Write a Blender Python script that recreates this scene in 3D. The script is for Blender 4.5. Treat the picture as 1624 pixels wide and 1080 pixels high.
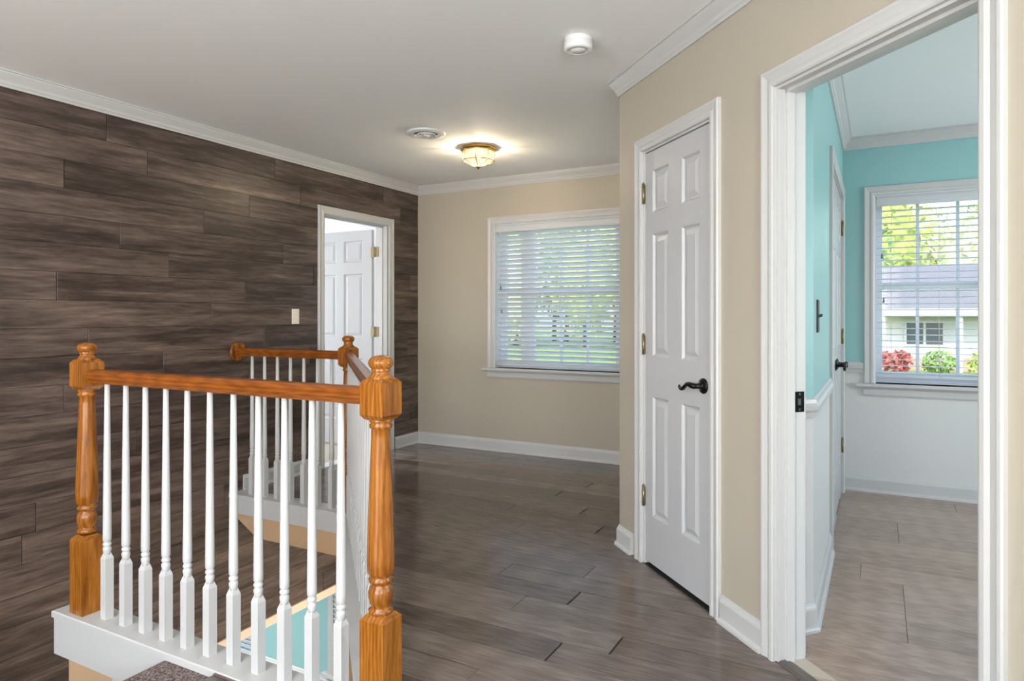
import bpy, bmesh, math, random
from mathutils import Vector, Matrix
random.seed(7)
PI = math.pi
SC = bpy.context.scene
COL = SC.collection
for o in list(bpy.data.objects):
    bpy.data.objects.remove(o, do_unlink=True)

# ------------------------------------------------------------------ camera
YAW = -28.1686
FPX, CX, YH, EYE = 1066.0, 822.74, 502.36, 1.2024
cd = bpy.data.cameras.new('camera'); cam = bpy.data.objects.new('camera', cd); COL.objects.link(cam)
cam.location = (0, 0, EYE); cam.rotation_euler = (PI/2, 0, math.radians(-YAW))
cd.sensor_fit = 'HORIZONTAL'; cd.sensor_width = 36.0; cd.lens = FPX*36.0/1624
cd.shift_x = (812-CX)/1624.0; cd.shift_y = -(540-YH)/1624.0
cd.clip_start = 0.02; cd.clip_end = 500
SC.camera = cam

# ------------------------------------------------------------------ world, sun, daylight
world = bpy.data.worlds.new('sky'); SC.world = world; world.use_nodes = True
wn = world.node_tree.nodes; wl = world.node_tree.links
sky = wn.new('ShaderNodeTexSky'); sky.sky_type = 'NISHITA'; sky.sun_disc = False
sky.sun_elevation = math.radians(48); sky.sun_rotation = math.radians(160); sky.dust_density = 2.0
wn['Background'].inputs['Strength'].default_value = 0.66
wl.new(sky.outputs['Color'], wn['Background'].inputs['Color'])

def add_light(name, kind, loc, rot, energy, color=(1, 1, 1), size=None, size_y=None):
    l = bpy.data.lights.new(name, kind); l.energy = energy; l.color = color
    if kind == 'AREA':
        l.shape = 'RECTANGLE' if size_y else 'SQUARE'; l.size = size
        if size_y: l.size_y = size_y
    elif kind == 'SUN': l.angle = math.radians(2)
    elif size is not None: l.shadow_soft_size = size
    o = bpy.data.objects.new(name, l); COL.objects.link(o); o.location = loc; o.rotation_euler = rot
    return o

add_light('sun', 'SUN', (0, -10, 20), (math.radians(46), 0, math.radians(-25)), 3.4, (1, .96, .9))
# added rear fill lights, then side and bedroom daylight from windows outside the picture
add_light('rear_fill_light', 'AREA', (-1.2, -3.3, 1.3), (math.radians(143), 0, 0), 178, (.90, .95, 1), 2.6, 1.5)
add_light('rear_fill_light', 'AREA', (1.72, -1.6, 1.45), (math.radians(142), 0, math.radians(90)), 185, (.90, .95, 1), 1.8, 1.5)
add_light('side_window_daylight', 'AREA', (3.15, 3.7, 1.4), (math.radians(128), 0, math.radians(90)), 62, (.90, .95, 1), 1.6, 1.4)
add_light('bedroom_window_daylight', 'AREA', (-6.9, 4.0, 1.4), (math.radians(90), 0, math.radians(-90)), 60, (.95, .98, 1), 1.6, 1.4)

SC.view_settings.view_transform = 'Standard'; SC.view_settings.look = 'None'
SC.view_settings.exposure = 0.18; SC.view_settings.gamma = 1.0
SC.view_settings.use_curve_mapping = False

# ------------------------------------------------------------------ materials
def srgb(r, g, b):
    f = lambda c: (c/255/12.92 if c/255 <= .04045 else ((c/255+.055)/1.055)**2.4)
    return (f(r), f(g), f(b), 1)
MATS = {}
def mat(name, col, rough=.5, metal=0, spec=.5, bump=0, bscale=200, emit=None, estr=0, var=0):
    m = bpy.data.materials.new(name); m.use_nodes = True
    n = m.node_tree.nodes; l = m.node_tree.links; b = n['Principled BSDF']
    b.inputs['Base Color'].default_value = col; b.inputs['Roughness'].default_value = rough
    b.inputs['Metallic'].default_value = metal; b.inputs['Specular IOR Level'].default_value = spec
    if emit:
        b.inputs['Emission Color'].default_value = emit; b.inputs['Emission Strength'].default_value = estr
    geo = n.new('ShaderNodeNewGeometry')
    nz = n.new('ShaderNodeTexNoise'); nz.inputs['Scale'].default_value = bscale; nz.inputs['Detail'].default_value = 2
    l.new(geo.outputs['Position'], nz.inputs['Vector'])
    if var:
        nv = n.new('ShaderNodeTexNoise'); nv.inputs['Scale'].default_value = 3; l.new(geo.outputs['Position'], nv.inputs['Vector'])
        mx = n.new('ShaderNodeMixRGB'); mx.inputs[1].default_value = tuple(c*(1-var) for c in col[:3])+(1,); mx.inputs[2].default_value = tuple(min(1, c*(1+var)) for c in col[:3])+(1,)
        l.new(nv.outputs['Fac'], mx.inputs[0]); l.new(mx.outputs[0], b.inputs['Base Color'])
    if bump:
        bp = n.new('ShaderNodeBump'); bp.inputs['Strength'].default_value = bump; bp.inputs['Distance'].default_value = .002
        l.new(nz.outputs['Fac'], bp.inputs['Height']); l.new(bp.outputs['Normal'], b.inputs['Normal'])
    MATS[name] = m
    return m

def ramp(n, stops):
    r = n.new('ShaderNodeValToRGB'); e = r.color_ramp.elements
    e[0].position = stops[0][0]; e[0].color = stops[0][1]; e[1].position = stops[-1][0]; e[1].color = stops[-1][1]
    for p, c in stops[1:-1]:
        x = e.new(p); x.color = c
    return r

def wood(name, stops, scale, rough, grain_dark=.55, rnd=.35, bump=.15, cath=.25, spec=.5, streak=.5, rough_var=.0):
    """plank wood: long grain along the axis with the small scale value, tone shifted from piece to piece"""
    m = bpy.data.materials.new(name); m.use_nodes = True
    n = m.node_tree.nodes; l = m.node_tree.links; b = n['Principled BSDF']
    geo = n.new('ShaderNodeNewGeometry'); oi = n.new('ShaderNodeObjectInfo')
    off = n.new('ShaderNodeVectorMath'); off.operation = 'SCALE'; off.inputs[0].default_value = (13.1, 7.7, 5.3); l.new(oi.outputs['Random'], off.inputs['Scale'])
    add = n.new('ShaderNodeVectorMath'); add.operation = 'ADD'; l.new(geo.outputs['Position'], add.inputs[0]); l.new(off.outputs['Vector'], add.inputs[1])
    mp = n.new('ShaderNodeVectorMath'); mp.operation = 'MULTIPLY'; mp.inputs[1].default_value = scale; l.new(add.outputs['Vector'], mp.inputs[0])
    big = n.new('ShaderNodeTexNoise'); big.inputs['Scale'].default_value = 1.0; big.inputs['Detail'].default_value = 3; big.inputs['Roughness'].default_value = .55; big.inputs['Distortion'].default_value = .6
    l.new(mp.outputs['Vector'], big.inputs['Vector'])
    fine = n.new('ShaderNodeTexNoise'); fine.inputs['Scale'].default_value = 7.0; fine.inputs['Detail'].default_value = 6; fine.inputs['Roughness'].default_value = .7
    l.new(mp.outputs['Vector'], fine.inputs['Vector'])
    wav = n.new('ShaderNodeTexWave'); wav.inputs['Scale'].default_value = 1.6; wav.inputs['Distortion'].default_value = 7; wav.inputs['Detail'].default_value = 3; wav.inputs['Detail Scale'].default_value = 1.4
    l.new(mp.outputs['Vector'], wav.inputs['Vector'])
    def mth(op, a, b_):
        q = n.new('ShaderNodeMath'); q.operation = op
        for i, v in enumerate((a, b_)):
            if isinstance(v, (int, float)): q.inputs[i].default_value = v
            else: l.new(v, q.inputs[i])
        return q.outputs[0]
    t = mth('MULTIPLY', big.outputs['Fac'], streak)
    t = mth('ADD', t, mth('MULTIPLY', fine.outputs['Fac'], grain_dark))
    t = mth('ADD', t, mth('MULTIPLY', wav.outputs['Fac'], cath))
    t = mth('ADD', t, mth('MULTIPLY', oi.outputs['Random'], rnd))
    t = mth('SUBTRACT', t, (streak+grain_dark+cath+rnd)/2-.5)
    r = ramp(n, stops); l.new(t, r.inputs['Fac']); l.new(r.outputs['Color'], b.inputs['Base Color'])
    b.inputs['Roughness'].default_value = rough; b.inputs['Specular IOR Level'].default_value = spec
    if rough_var:
        l.new(mth('ADD', mth('MULTIPLY', fine.outputs['Fac'], rough_var), rough-rough_var/2), b.inputs['Roughness'])
    bp = n.new('ShaderNodeBump'); bp.inputs['Strength'].default_value = bump; bp.inputs['Distance'].default_value = .002
    l.new(fine.outputs['Fac'], bp.inputs['Height']); l.new(bp.outputs['Normal'], b.inputs['Normal'])
    MATS[name] = m
    return m

M = MATS
mat('tan_paint', srgb(183, 175, 159), .55, bump=.08, bscale=260, var=.02)
mat('ceiling_paint', srgb(244, 244, 244), .8, bump=.1, bscale=180)
mat('trim_white', srgb(199, 199, 198), .32)
mat('door_white', srgb(190, 191, 193), .35, bump=.06, bscale=300)
mat('teal_paint', srgb(150, 196, 196), .38, bump=.06, bscale=260)
mat('pale_paint', srgb(214, 214, 212), .45, bump=.06, bscale=260)
mat('cream_paint', srgb(236, 215, 190), .5)
mat('beige_paint', srgb(200, 168, 132), .6, bump=.08)
mat('white_room', srgb(232, 232, 234), .6)
mat('bounce_carpet', srgb(222, 214, 202), .95, bump=.5, bscale=400)
mat('carpet_beige', srgb(196, 184, 170), .95, bump=.6, bscale=500)
mat('blind_white', srgb(240, 241, 242), .42)
def slat_material():
    m = M['blind_white']; n = m.node_tree.nodes; l = m.node_tree.links
    tl = n.new('ShaderNodeBsdfTranslucent'); tl.inputs['Color'].default_value = (.9, .92, .95, 1)
    mx = n.new('ShaderNodeMixShader'); mx.inputs['Fac'].default_value = .42
    l.new(n['Principled BSDF'].outputs[0], mx.inputs[1]); l.new(tl.outputs[0], mx.inputs[2])
    l.new(mx.outputs[0], n['Material Output'].inputs['Surface'])
slat_material()
mat('cord_white', srgb(225, 225, 222), .7)
mat('vinyl_white', srgb(226, 231, 238), .4)
mat('black_metal', srgb(24, 23, 23), .32, metal=.6)
mat('brass_dark', srgb(150, 135, 100), .35, metal=.9)
mat('brass', srgb(190, 150, 85), .28, metal=.9)
mat('nickel', srgb(150, 150, 140), .35, metal=.9)
mat('ivory_plastic', srgb(242, 234, 222), .4)
mat('white_plastic', srgb(236, 236, 234), .4)
mat('grey_metal', srgb(120, 120, 120), .45, metal=.3)
mat('dark_gap', srgb(26, 24, 23), .8)
mat('subfloor', srgb(20, 17, 15), .8)
mat('chrome', srgb(200, 200, 200), .2, metal=1)
mat('strip_dark', srgb(92, 84, 78), .4, bump=.1)
wood('wall_planks', [(.12, srgb(44, 35, 31)), (.36, srgb(68, 56, 50)), (.55, srgb(92, 78, 71)), (.75, srgb(112, 95, 86)), (.95, srgb(144, 122, 106))], (8, .9, 10), .38, rnd=.09, bump=.2, streak=1.1, cath=.2, grain_dark=1.0)
wood('floor_planks', [(.1, srgb(58, 49, 45)), (.36, srgb(88, 77, 71)), (.58, srgb(112, 100, 93)), (.9, srgb(146, 132, 122))], (1.0, 26, 26), .15, rnd=.26, bump=.02, streak=.38, cath=.12, grain_dark=.62, rough_var=.05)
wood('pale_planks', [(.1, srgb(116, 95, 82)), (.4, srgb(150, 128, 113)), (.65, srgb(172, 150, 135)), (.95, srgb(196, 177, 163))], (1.6, 20, 20), .30, rnd=.16, bump=.05, streak=.55, cath=.16, grain_dark=.6, rough_var=.1)
OAK = [(.15, srgb(84, 42, 8)), (.42, srgb(132, 77, 20)), (.62, srgb(158, 98, 32)), (.9, srgb(184, 124, 54))]
wood('oak_upright', OAK, (14, 14, 1.4), .26, rnd=.1, bump=.05, cath=.2, streak=.55, grain_dark=.72)
OAKR = [(.15, srgb(76, 36, 8)), (.42, srgb(122, 64, 16)), (.62, srgb(146, 82, 26)), (.9, srgb(170, 106, 44))]
wood('oak_rail', OAKR, (1.5, 18, 18), .24, rnd=.1, bump=.05, cath=.12, streak=.4, grain_dark=.45)
wood('oak_rail_diagonal', OAKR, (7, 7, 18), .24, rnd=.1, bump=.05, cath=.12, streak=.4, grain_dark=.45)

def carpet():
    m = mat('carpet_brown', srgb(118, 104, 98), .95)
    n = m.node_tree.nodes; l = m.node_tree.links; b = n['Principled BSDF']
    geo = n.new('ShaderNodeNewGeometry'); v = n.new('ShaderNodeTexNoise'); v.inputs['Scale'].default_value = 150; v.inputs['Detail'].default_value = 3
    l.new(geo.outputs['Position'], v.inputs['Vector'])
    r = ramp(n, [(.32, srgb(66, 54, 50)), (.5, srgb(118, 102, 97)), (.68, srgb(168, 154, 150))]); l.new(v.outputs['Fac'], r.inputs['Fac']); l.new(r.outputs['Color'], b.inputs['Base Color'])
    bp = n.new('ShaderNodeBump'); bp.inputs['Strength'].default_value = 1; bp.inputs['Distance'].default_value = .008
    l.new(v.outputs['Fac'], bp.inputs['Height']); l.new(bp.outputs['Normal'], b.inputs['Normal'])
carpet()

def glass(name, tint, gloss=.05):
    m = bpy.data.materials.new(name); m.use_nodes = True
    n = m.node_tree.nodes; l = m.node_tree.links; n.clear()
    out = n.new('ShaderNodeOutputMaterial'); tr = n.new('ShaderNodeBsdfTransparent'); tr.inputs['Color'].default_value = tint
    gl = n.new('ShaderNodeBsdfGlossy'); gl.inputs['Roughness'].default_value = .03
    mx = n.new('ShaderNodeMixShader'); mx.inputs['Fac'].default_value = gloss
    l.new(tr.outputs[0], mx.inputs[1]); l.new(gl.outputs[0], mx.inputs[2]); l.new(mx.outputs[0], out.inputs['Surface'])
    MATS[name] = m
glass('window_glass', (.95, .97, .97, 1))

def lamp_glass():
    m = bpy.data.materials.new('lamp_glass'); m.use_nodes = True
    n = m.node_tree.nodes; l = m.node_tree.links; n.clear()
    out = n.new('ShaderNodeOutputMaterial'); tr = n.new('ShaderNodeBsdfTransparent'); tr.inputs['Color'].default_value = (1, .93, .8, 1)
    em = n.new('ShaderNodeEmission'); em.inputs['Color'].default_value = (1, .85, .60, 1); em.inputs['Strength'].default_value = 1.15
    mx = n.new('ShaderNodeMixShader'); mx.inputs['Fac'].default_value = .72
    l.new(tr.outputs[0], mx.inputs[1]); l.new(em.outputs[0], mx.inputs[2]); l.new(mx.outputs[0], out.inputs['Surface'])
    MATS['lamp_glass'] = m
lamp_glass()

# ------------------------------------------------------------------ mesh helpers
class MB:
    def __init__(s): s.v = []; s.f = []; s.smooth = []; s.mi = []
    def add(s, verts, faces, smooth=False, mi=0):
        k = len(s.v); s.v += [tuple(p) for p in verts]
        for f in faces: s.f.append([k+i for i in f]); s.smooth.append(smooth); s.mi.append(mi)
        return s
    def box(s, lo, hi, fr=None, mi=0):
        (x0, y0, z0), (x1, y1, z1) = lo, hi
        p = [(x0, y0, z0), (x1, y0, z0), (x1, y1, z0), (x0, y1, z0), (x0, y0, z1), (x1, y0, z1), (x1, y1, z1), (x0, y1, z1)]
        if fr: p = [fr.pt(*q) for q in p]
        return s.add(p, [(0, 3, 2, 1), (4, 5, 6, 7), (0, 1, 5, 4), (1, 2, 6, 5), (2, 3, 7, 6), (3, 0, 4, 7)], mi=mi)
    def prism(s, poly, w0, w1, put, bevel=0):
        """poly in 2-D, put(u, v, w) -> point; w1 is the face side"""
        n = len(poly)
        if bevel:
            ins = inset(poly, bevel)
            d = (w1-w0)
            wm = w1-math.copysign(min(bevel, abs(d)*.6), d)
            p = [put(u, v, w0) for u, v in poly]+[put(u, v, wm) for u, v in poly]+[put(u, v, w1) for u, v in ins]
            f = [tuple(range(n-1, -1, -1)), tuple(range(2*n, 3*n))]
            for i in range(n):
                j = (i+1) % n; f += [(i, j, n+j, n+i), (n+i, n+j, 2*n+j, 2*n+i)]
        else:
            p = [put(u, v, w0) for u, v in poly]+[put(u, v, w1) for u, v in poly]
            f = [tuple(range(n-1, -1, -1)), tuple(range(n, 2*n))]+[(i, (i+1) % n, n+(i+1) % n, n+i) for i in range(n)]
        return s.add(p, f)
    def rings(s, rings, cap=True, smooth=False, closed=True):
        n = len(rings[0]); v = [p for r in rings for p in r]; f = []
        for k in range(len(rings)-1):
            for i in range(n if closed else n-1):
                j = (i+1) % n; f.append((k*n+i, k*n+j, (k+1)*n+j, (k+1)*n+i))
        s.add(v, f, smooth)
        if cap:
            k = len(s.v)-len(v)
            s.f += [list(range(k+n-1, k-1, -1)), list(range(k+(len(rings)-1)*n, k+len(rings)*n))]; s.smooth += [False, False]; s.mi += [0, 0]
        return s
    def lathe(s, prof, c, seg=20, axis='Z', smooth=True, rot=0):
        R = []
        for r, h in prof:
            ring = []
            for i in range(seg):
                a = 2*PI*i/seg+rot; x, y = r*math.cos(a), r*math.sin(a)
                ring.append({'Z': (c[0]+x, c[1]+y, c[2]+h), 'X': (c[0]+h, c[1]+x, c[2]+y), 'Y': (c[0]+x, c[1]+h, c[2]+y)}[axis] if isinstance(axis, str) else tuple(Vector(c)+axis[0]*x+axis[1]*y+axis[2]*h))
            R.append(ring)
        return s.rings(R, True, smooth)
    def tube(s, pts, rad, seg=8):
        R = []; P = [Vector(p) for p in pts]
        up = Vector((0, 0, 1))
        for i, p in enumerate(P):
            d = (P[min(i+1, len(P)-1)]-P[max(i-1, 0)]).normalized()
            a = d.cross(up if abs(d.z) < .95 else Vector((1, 0, 0))).normalized(); b = a.cross(d)
            r = rad[i] if isinstance(rad, (list, tuple)) else rad
            R.append([p+(a*math.cos(2*PI*k/seg)+b*math.sin(2*PI*k/seg))*r for k in range(seg)])
        return s.rings(R, True, True)

def inset(poly, d):
    """move every edge of a convex polygon inwards"""
    n = len(poly); a = sum(poly[i][0]*poly[(i+1) % n][1]-poly[(i+1) % n][0]*poly[i][1] for i in range(n))
    sg = 1 if a > 0 else -1; L = []
    for i in range(n):
        (x0, y0), (x1, y1) = poly[i], poly[(i+1) % n]; dx, dy = x1-x0, y1-y0; q = math.hypot(dx, dy) or 1e-9
        nx, ny = -dy/q*sg, dx/q*sg; L.append(((x0+nx*d, y0+ny*d), (dx, dy)))
    out = []
    for i in range(n):
        (p, u), (q, v) = L[i-1], L[i]; den = u[0]*v[1]-u[1]*v[0]
        if abs(den) < 1e-9: out.append(q); continue
        t = ((q[0]-p[0])*v[1]-(q[1]-p[1])*v[0])/den; out.append((p[0]+u[0]*t, p[1]+u[1]*t))
    return out

def half(poly, a, b, c):
    """keep a*x+b*y<=c"""
    out = []; n = len(poly)
    for i in range(n):
        p, q = poly[i], poly[(i+1) % n]; dp = a*p[0]+b*p[1]-c; dq = a*q[0]+b*q[1]-c
        if dp <= 1e-9: out.append(p)
        if (dp < -1e-9 and dq > 1e-9) or (dp > 1e-9 and dq < -1e-9):
            t = dp/(dp-dq); out.append((p[0]+(q[0]-p[0])*t, p[1]+(q[1]-p[1])*t))
    return out if len(out) > 2 and area(out) > 2e-5 else []
def area(p): return abs(sum(p[i][0]*p[(i+1) % len(p)][1]-p[(i+1) % len(p)][0]*p[i][1] for i in range(len(p))))/2
def minus(polys, hole):
    """subtract a convex counter-clockwise hole from convex polygons"""
    out = []
    for p in polys:
        rest = p
        for i in range(len(hole)):
            (x0, y0), (x1, y1) = hole[i], hole[(i+1) % len(hole)]
            a, b = (y1-y0), -(x1-x0); c = a*x0+b*y0          # inside of a ccw edge: a*x+b*y<=c
            o_ = half(rest, -a, -b, -c)
            if o_: out.append(o_)
            rest = half(rest, a, b, c)
            if not rest: break
    return out
def rect(x0, y0, x1, y1): return [(x0, y0), (x1, y0), (x1, y1), (x0, y1)]

class Frame:
    """a along a wall, b out of it into the room, z up"""
    def __init__(s, o, a, b): s.o = Vector(o+(0,)); s.a = Vector(a+(0,)).normalized(); s.b = Vector(b+(0,)).normalized()
    def pt(s, a, b, z): return s.o+s.a*a+s.b*b+Vector((0, 0, z))

def gloc(o):
    v = Vector((0, 0, 0))
    while o: v += o.location; o = o.parent
    return v
def obj(name, mb, material, parent=None, loc=None):
    me = bpy.data.meshes.new(name); o = bpy.data.objects.new(name, me); COL.objects.link(o)
    base = gloc(parent)
    if loc is not None: o.location = Vector(loc)-base; base = Vector(loc)
    if parent: o.parent = parent
    me.from_pydata([Vector(p)-base for p in mb.v], [], mb.f)
    ms = material if isinstance(material, (list, tuple)) else [material]
    for x in ms: me.materials.append(M[x])
    for p, sm, mi in zip(me.polygons, mb.smooth, mb.mi): p.use_smooth = sm; p.material_index = mi
    bm = bmesh.new(); bm.from_mesh(me); bmesh.ops.recalc_face_normals(bm, faces=bm.faces); bm.to_mesh(me); bm.free()
    me.update()
    return o
def tag(o, label, cat, group=None, kind=None):
    o['label'] = label; o['category'] = cat
    if group: o['group'] = group
    if kind: o['kind'] = kind
    return o
def thing(name, label, cat, loc, group=None, kind=None):
    o = bpy.data.objects.new(name, None); COL.objects.link(o); o.location = loc; o.empty_display_size = .1
    return tag(o, label, cat, group, kind)
def struct(name, mb, material, label, cat, loc=None):
    return tag(obj(name, mb, material, loc=loc), label, cat, kind='structure')

# ------------------------------------------------------------------ key dimensions
XW, YF, XB = -3.897, 5.219, -.222        # plank wall, window wall, left wall of the teal room
H = 2.44
DD = 2.1745                              # slanted wall: X+Y = DD
R2 = math.sqrt(.5)
FD = Frame((DD/2, DD/2), (-1, 1), (-1, -1))        # slanted wall seen from the hall
FW = Frame((XW, 0), (0, 1), (1, 0))
FF = Frame((0, YF), (1, 0), (0, -1))
FB = Frame((XB, 0), (0, 1), (1, 0))
S_CORNER = 3.244
C0 = tuple(FD.pt(S_CORNER, 0, 0))[:2]              # outside corner of the slanted wall
SEND = -1.0
C1 = tuple(FD.pt(SEND, 0, 0))[:2]
YB = -3.4
XR = C1[0]
NL, NN, NF = (-2.845, 1.585), (-1.319, 1.585), (-2.885, 3.16)   # newels: at stair head, at the bend, at the far corner
CAPW = .058

# ------------------------------------------------------------------ structure: walls
def wall_mesh(fr, a0, a1, z0, z1, holes, thick, mi_front=0, split=None):
    polys = [rect(a0, z0, a1, z1)]
    for h in holes: polys = minus(polys, rect(*h))
    mb = MB()
    for p in polys: mb.prism(p, -thick, 0, lambda u, v, w: fr.pt(u, w, v))
    return mb

# plank wall: backing board plus the planks, opening for the bedroom door and for the lower room
DOOR_W = (3.97, 0.0, 4.765, 2.02)
LOW_OPEN = (2.3, -2.75, 4.25, -1.0)
DOOR_H = (3.954, 0.0, 4.783, 2.034)
wl_ = struct('wall_left', wall_mesh(FW, YB, YF+.15, -2.75, H, [DOOR_H, LOW_OPEN], .12), 'white_room', 'long wall clad in dark grey brown wood planks beside the stairs', 'wall', (XW, 1, 0))
mb = MB()
for p in minus([rect(YB, -.97, YF, H)], rect(*DOOR_H)): mb.prism(p, 0, .0003, lambda u, v, w: FW.pt(u, w, v))
obj('backing', mb, 'dark_gap', wl_)
HP = .152
z = 1.749-HP*18
row = 0
offs = [0.0, .62, .31, .93, .18, .78, .45, 1.07]
while z < 2.40:
    z0, z1 = max(z, -.97), min(z+HP, 2.40)
    if z1-z0 > .02:
        y = .02-1.22-offs[(row*5+3) % 8]*.98 - (.1 if row % 3 else 0)
        while y < YF:
            y0, y1 = max(y, -.9), min(y+1.215, YF)
            if y1-y0 > .02:
                polys = [rect(y0+.0008, z0+.0008, y1-.0008, z1-.0008)]
                polys = minus(polys, rect(3.99, -.02, 4.80, 2.04))
                if polys:
                    mb = MB(); put = lambda u, v, w: FW.pt(u, w, v)
                    th = .008+random.uniform(-.0008, .0008)
                    for p in polys: mb.prism(p, 0.0002, th, put, .0012 if len(polys) == 1 else 0)
                    obj('plank', mb, 'wall_planks', wl_)
            y += 1.217
    z += HP; row += 1
mb = MB().box((2.3, 0, -1.03), (4.25, .022, -.97), FW).box((2.3, -.12, -1.03), (4.25, 0, -1.0), FW)
struct('trim_1', mb, 'cream_paint', 'cream wood trim along the bottom edge of the plank wall in the stairwell', 'trim')

# window wall (one exterior wall behind the hall and the teal room)
WIN1 = (-3.048, .745, -1.73, 2.035)
WIN2 = (-.030, .745, .745, 2.035)
struct('wall_back', wall_mesh(FF, XW-.12, -.40, -2.75, H, [WIN1], .16), 'tan_paint', 'tan painted hall wall with the wide blind covered window', 'wall', (-2, YF, 0))
mb = wall_mesh(FF, -.40, 3.3, .855, H, [WIN2], .16)
struct('wall_teal', mb, 'teal_paint', 'teal painted upper wall around the window of the small room', 'wall', (1, YF, 1))
mb = wall_mesh(FF, -.40, 3.3, -.3, .855, [WIN2], .16)
struct('wall_lower', mb, 'pale_paint', 'pale grey lower wall under the window of the teal room', 'wall', (1, YF, 0))

# slanted wall with closet door and doorway
CL = (2.372, 0.0, 2.982, 2.015)           # closet opening, a0 z0 a1 z1
DW = (1.222, 0.0, 1.990, 2.01)            # doorway into the teal room
TH = .112
mb = wall_mesh(FD, SEND, S_CORNER, -.27, H, [CL, DW], TH)
struct('wall_right', mb, 'tan_paint', 'slanted tan wall with the closet door and the open doorway', 'wall', (0, 2.17, 0))
# return of the closet to the window wall
mb = MB().box((C0[0], C0[1]+.01, -.27), (C0[0]+.11, YF, H))
struct('wall_closet', mb, 'tan_paint', 'tan side wall of the closet running to the window wall', 'wall', (C0[0], 4, 0))
# left wall of the teal room (with short return), teal above the rail and pale below
JB = FD.pt(2.13, -TH, 0)                   # where the return leaves the slanted wall
CB = (XB, XB+3.035)                        # outside corner
DBL = (3.84, 0.0, 5.085, 2.02)
def blue_wall(z0, z1, m, name, label):
    polys = [rect(CB[1], z0, YF, z1)]
    polys = minus(polys, rect(*DBL))
    mb = MB()
    for p in polys: mb.prism(p, -.1, 0, lambda u, v, w: FB.pt(u, w, v))
    q = [(CB[0], CB[1]), (CB[0]-.1, CB[1]+.02), (JB[0]-.05, JB[1]+.05), (JB[0]-.02, JB[1]-.02)]
    mb.prism(q, z0, z1, lambda u, v, w: (u, v, w))
    return struct(name, mb, m, label, 'wall', (XB, 3.3, z0))
blue_wall(.855, H, 'teal_paint', 'wall_teal', 'teal painted upper side wall with the black light switch')
blue_wall(-.02, .855, 'pale_paint', 'wall_lower', 'pale lower side wall under the chair rail beside the double doors')
# remaining shell around the teal room and behind the camera
mb = MB().box((3.3, .2, -.3), (3.42, 2.9, H)).box((3.3, 4.5, -.3), (3.42, YF+.16, H)).box((3.3, 2.9, -.3), (3.42, 4.5, .7)).box((3.3, 2.9, 2.1), (3.42, 4.5, H))
struct('wall_side', mb, 'teal_paint', 'teal end wall of the small room with a window opening', 'wall', (3.36, 3, 0))
mb = MB().box((XR, .1, -.3), (3.42, .2, H))
struct('wall_partition', mb, 'teal_paint', 'teal near wall of the small room', 'wall', (2.6, .15, 0))
mb = MB().box((XR, YB, -.3), (XR+.12, -2.5, H)).box((XR, -.7, -.3), (XR+.12, C1[1]+.03, H)).box((XR, -2.5, -.3), (XR+.12, -.7, .7)).box((XR, -2.5, 2.2), (XR+.12, -.7, H))
struct('wall_front', mb, 'tan_paint', 'tan wall of the hall with a window opening beyond the slanted wall', 'wall', (XR, -1, 0))
mb = MB().box((XW-.12, YB-.12, -2.75), (-2.5, YB, H)).box((.1, YB-.12, -.3), (XR+.12, YB, H)).box((-2.5, YB-.12, -2.75), (.1, YB, .7)).box((-2.5, YB-.12, 2.2), (.1, YB, H))
struct('wall_rear', mb, 'tan_paint', 'tan rear wall of the hall with a wide window opening', 'wall', (-1, YB, 0))

# ceiling
mb = MB().box((-7.2, YB-.12, H), (3.42, YF+.16, H+.12))
struct('ceiling', mb, 'ceiling_paint', 'smooth white ceiling over the hall and the rooms', 'ceiling', (0, 2, H))

# ------------------------------------------------------------------ structure: floors
# edge of the stairwell (outer side of the white cap) and the stair flight
def off_pts(d):
    """cap centre line NL > NN > NF > plank wall, shifted d towards the hall"""
    y1 = NL[1]-d; c = NN[0]+NN[1]+d/R2; y3 = NF[1]+d
    return [(NL[0]-.13, y1), (c-y1, y1), (c-y3, y3), (XW, y3)]
OUT, INN = off_pts(CAPW), off_pts(-CAPW)
CEN = off_pts(0)
XS, YS = -2.235, .50                          # stair head edge and near side of the flight
well = [(XW-.1, OUT[0][1]), OUT[1], OUT[2], (XW-.1, OUT[3][1])]
flight = rect(XW-.1, YS, XS+.26, OUT[0][1]+.02)
area0 = [rect(XW, YB, XR+.2, YF)]
cut = [((OUT[1][0], OUT[1][1]))]
polys = minus(minus(area0, well), flight)
BEYOND = [C1, (XR+1, C1[1]), (XR+1, YF+1), (C0[0]+.02, YF+1), (C0[0]+.02, C0[1])]
polys = minus(polys, BEYOND)
mb = MB()
for p in polys: mb.prism(p, -.25, -.009, lambda u, v, w: (u, v, w))
fl = struct('floor', mb, 'subfloor', 'dark grey brown laminate plank floor of the hall', 'floor', (-1, 2, 0))
PW = .152; y = 2.114-PW*36; row = 0; npl = 0
foff = {0: -1.031, 1: -.849, 2: -1.336, 3: -1.150, 4: -1.568}
while y < YF:
    k = round((y-2.114)/PW)
    ref = foff.get(k, -1.031+[.0, .43, .86, .21, .64, 1.05, .33][k % 7])
    x = ref-1.22*4
    while x < XR+.2:
        x0, x1 = max(x, XW), min(x+1.22, XR+.1)
        if x1-x0 > .01:
            p = [rect(x0+.0014, max(y, YB)+.0014, x1-.0014, min(y+PW, YF)-.0014)]
            p = minus(minus(p, well), flight)
            p = minus(p, BEYOND)
            if p and y > -.7:
                mb = MB()
                top = random.uniform(-.0004, .0004)
                for q in p: mb.prism(q, -.009, top, lambda u, v, w: (u, v, w), .005 if len(p) == 1 and len(q) == 4 else 0)
                obj('plank', mb, 'floor_planks', fl); npl += 1
        x += 1.22
    y += PW
mb = MB()
for p in polys:
    q = half(p, 0, 1, 2.114-PW*18)
    if q: mb.prism(q, -.009, .006, lambda u, v, w: (u, v, w))
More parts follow.
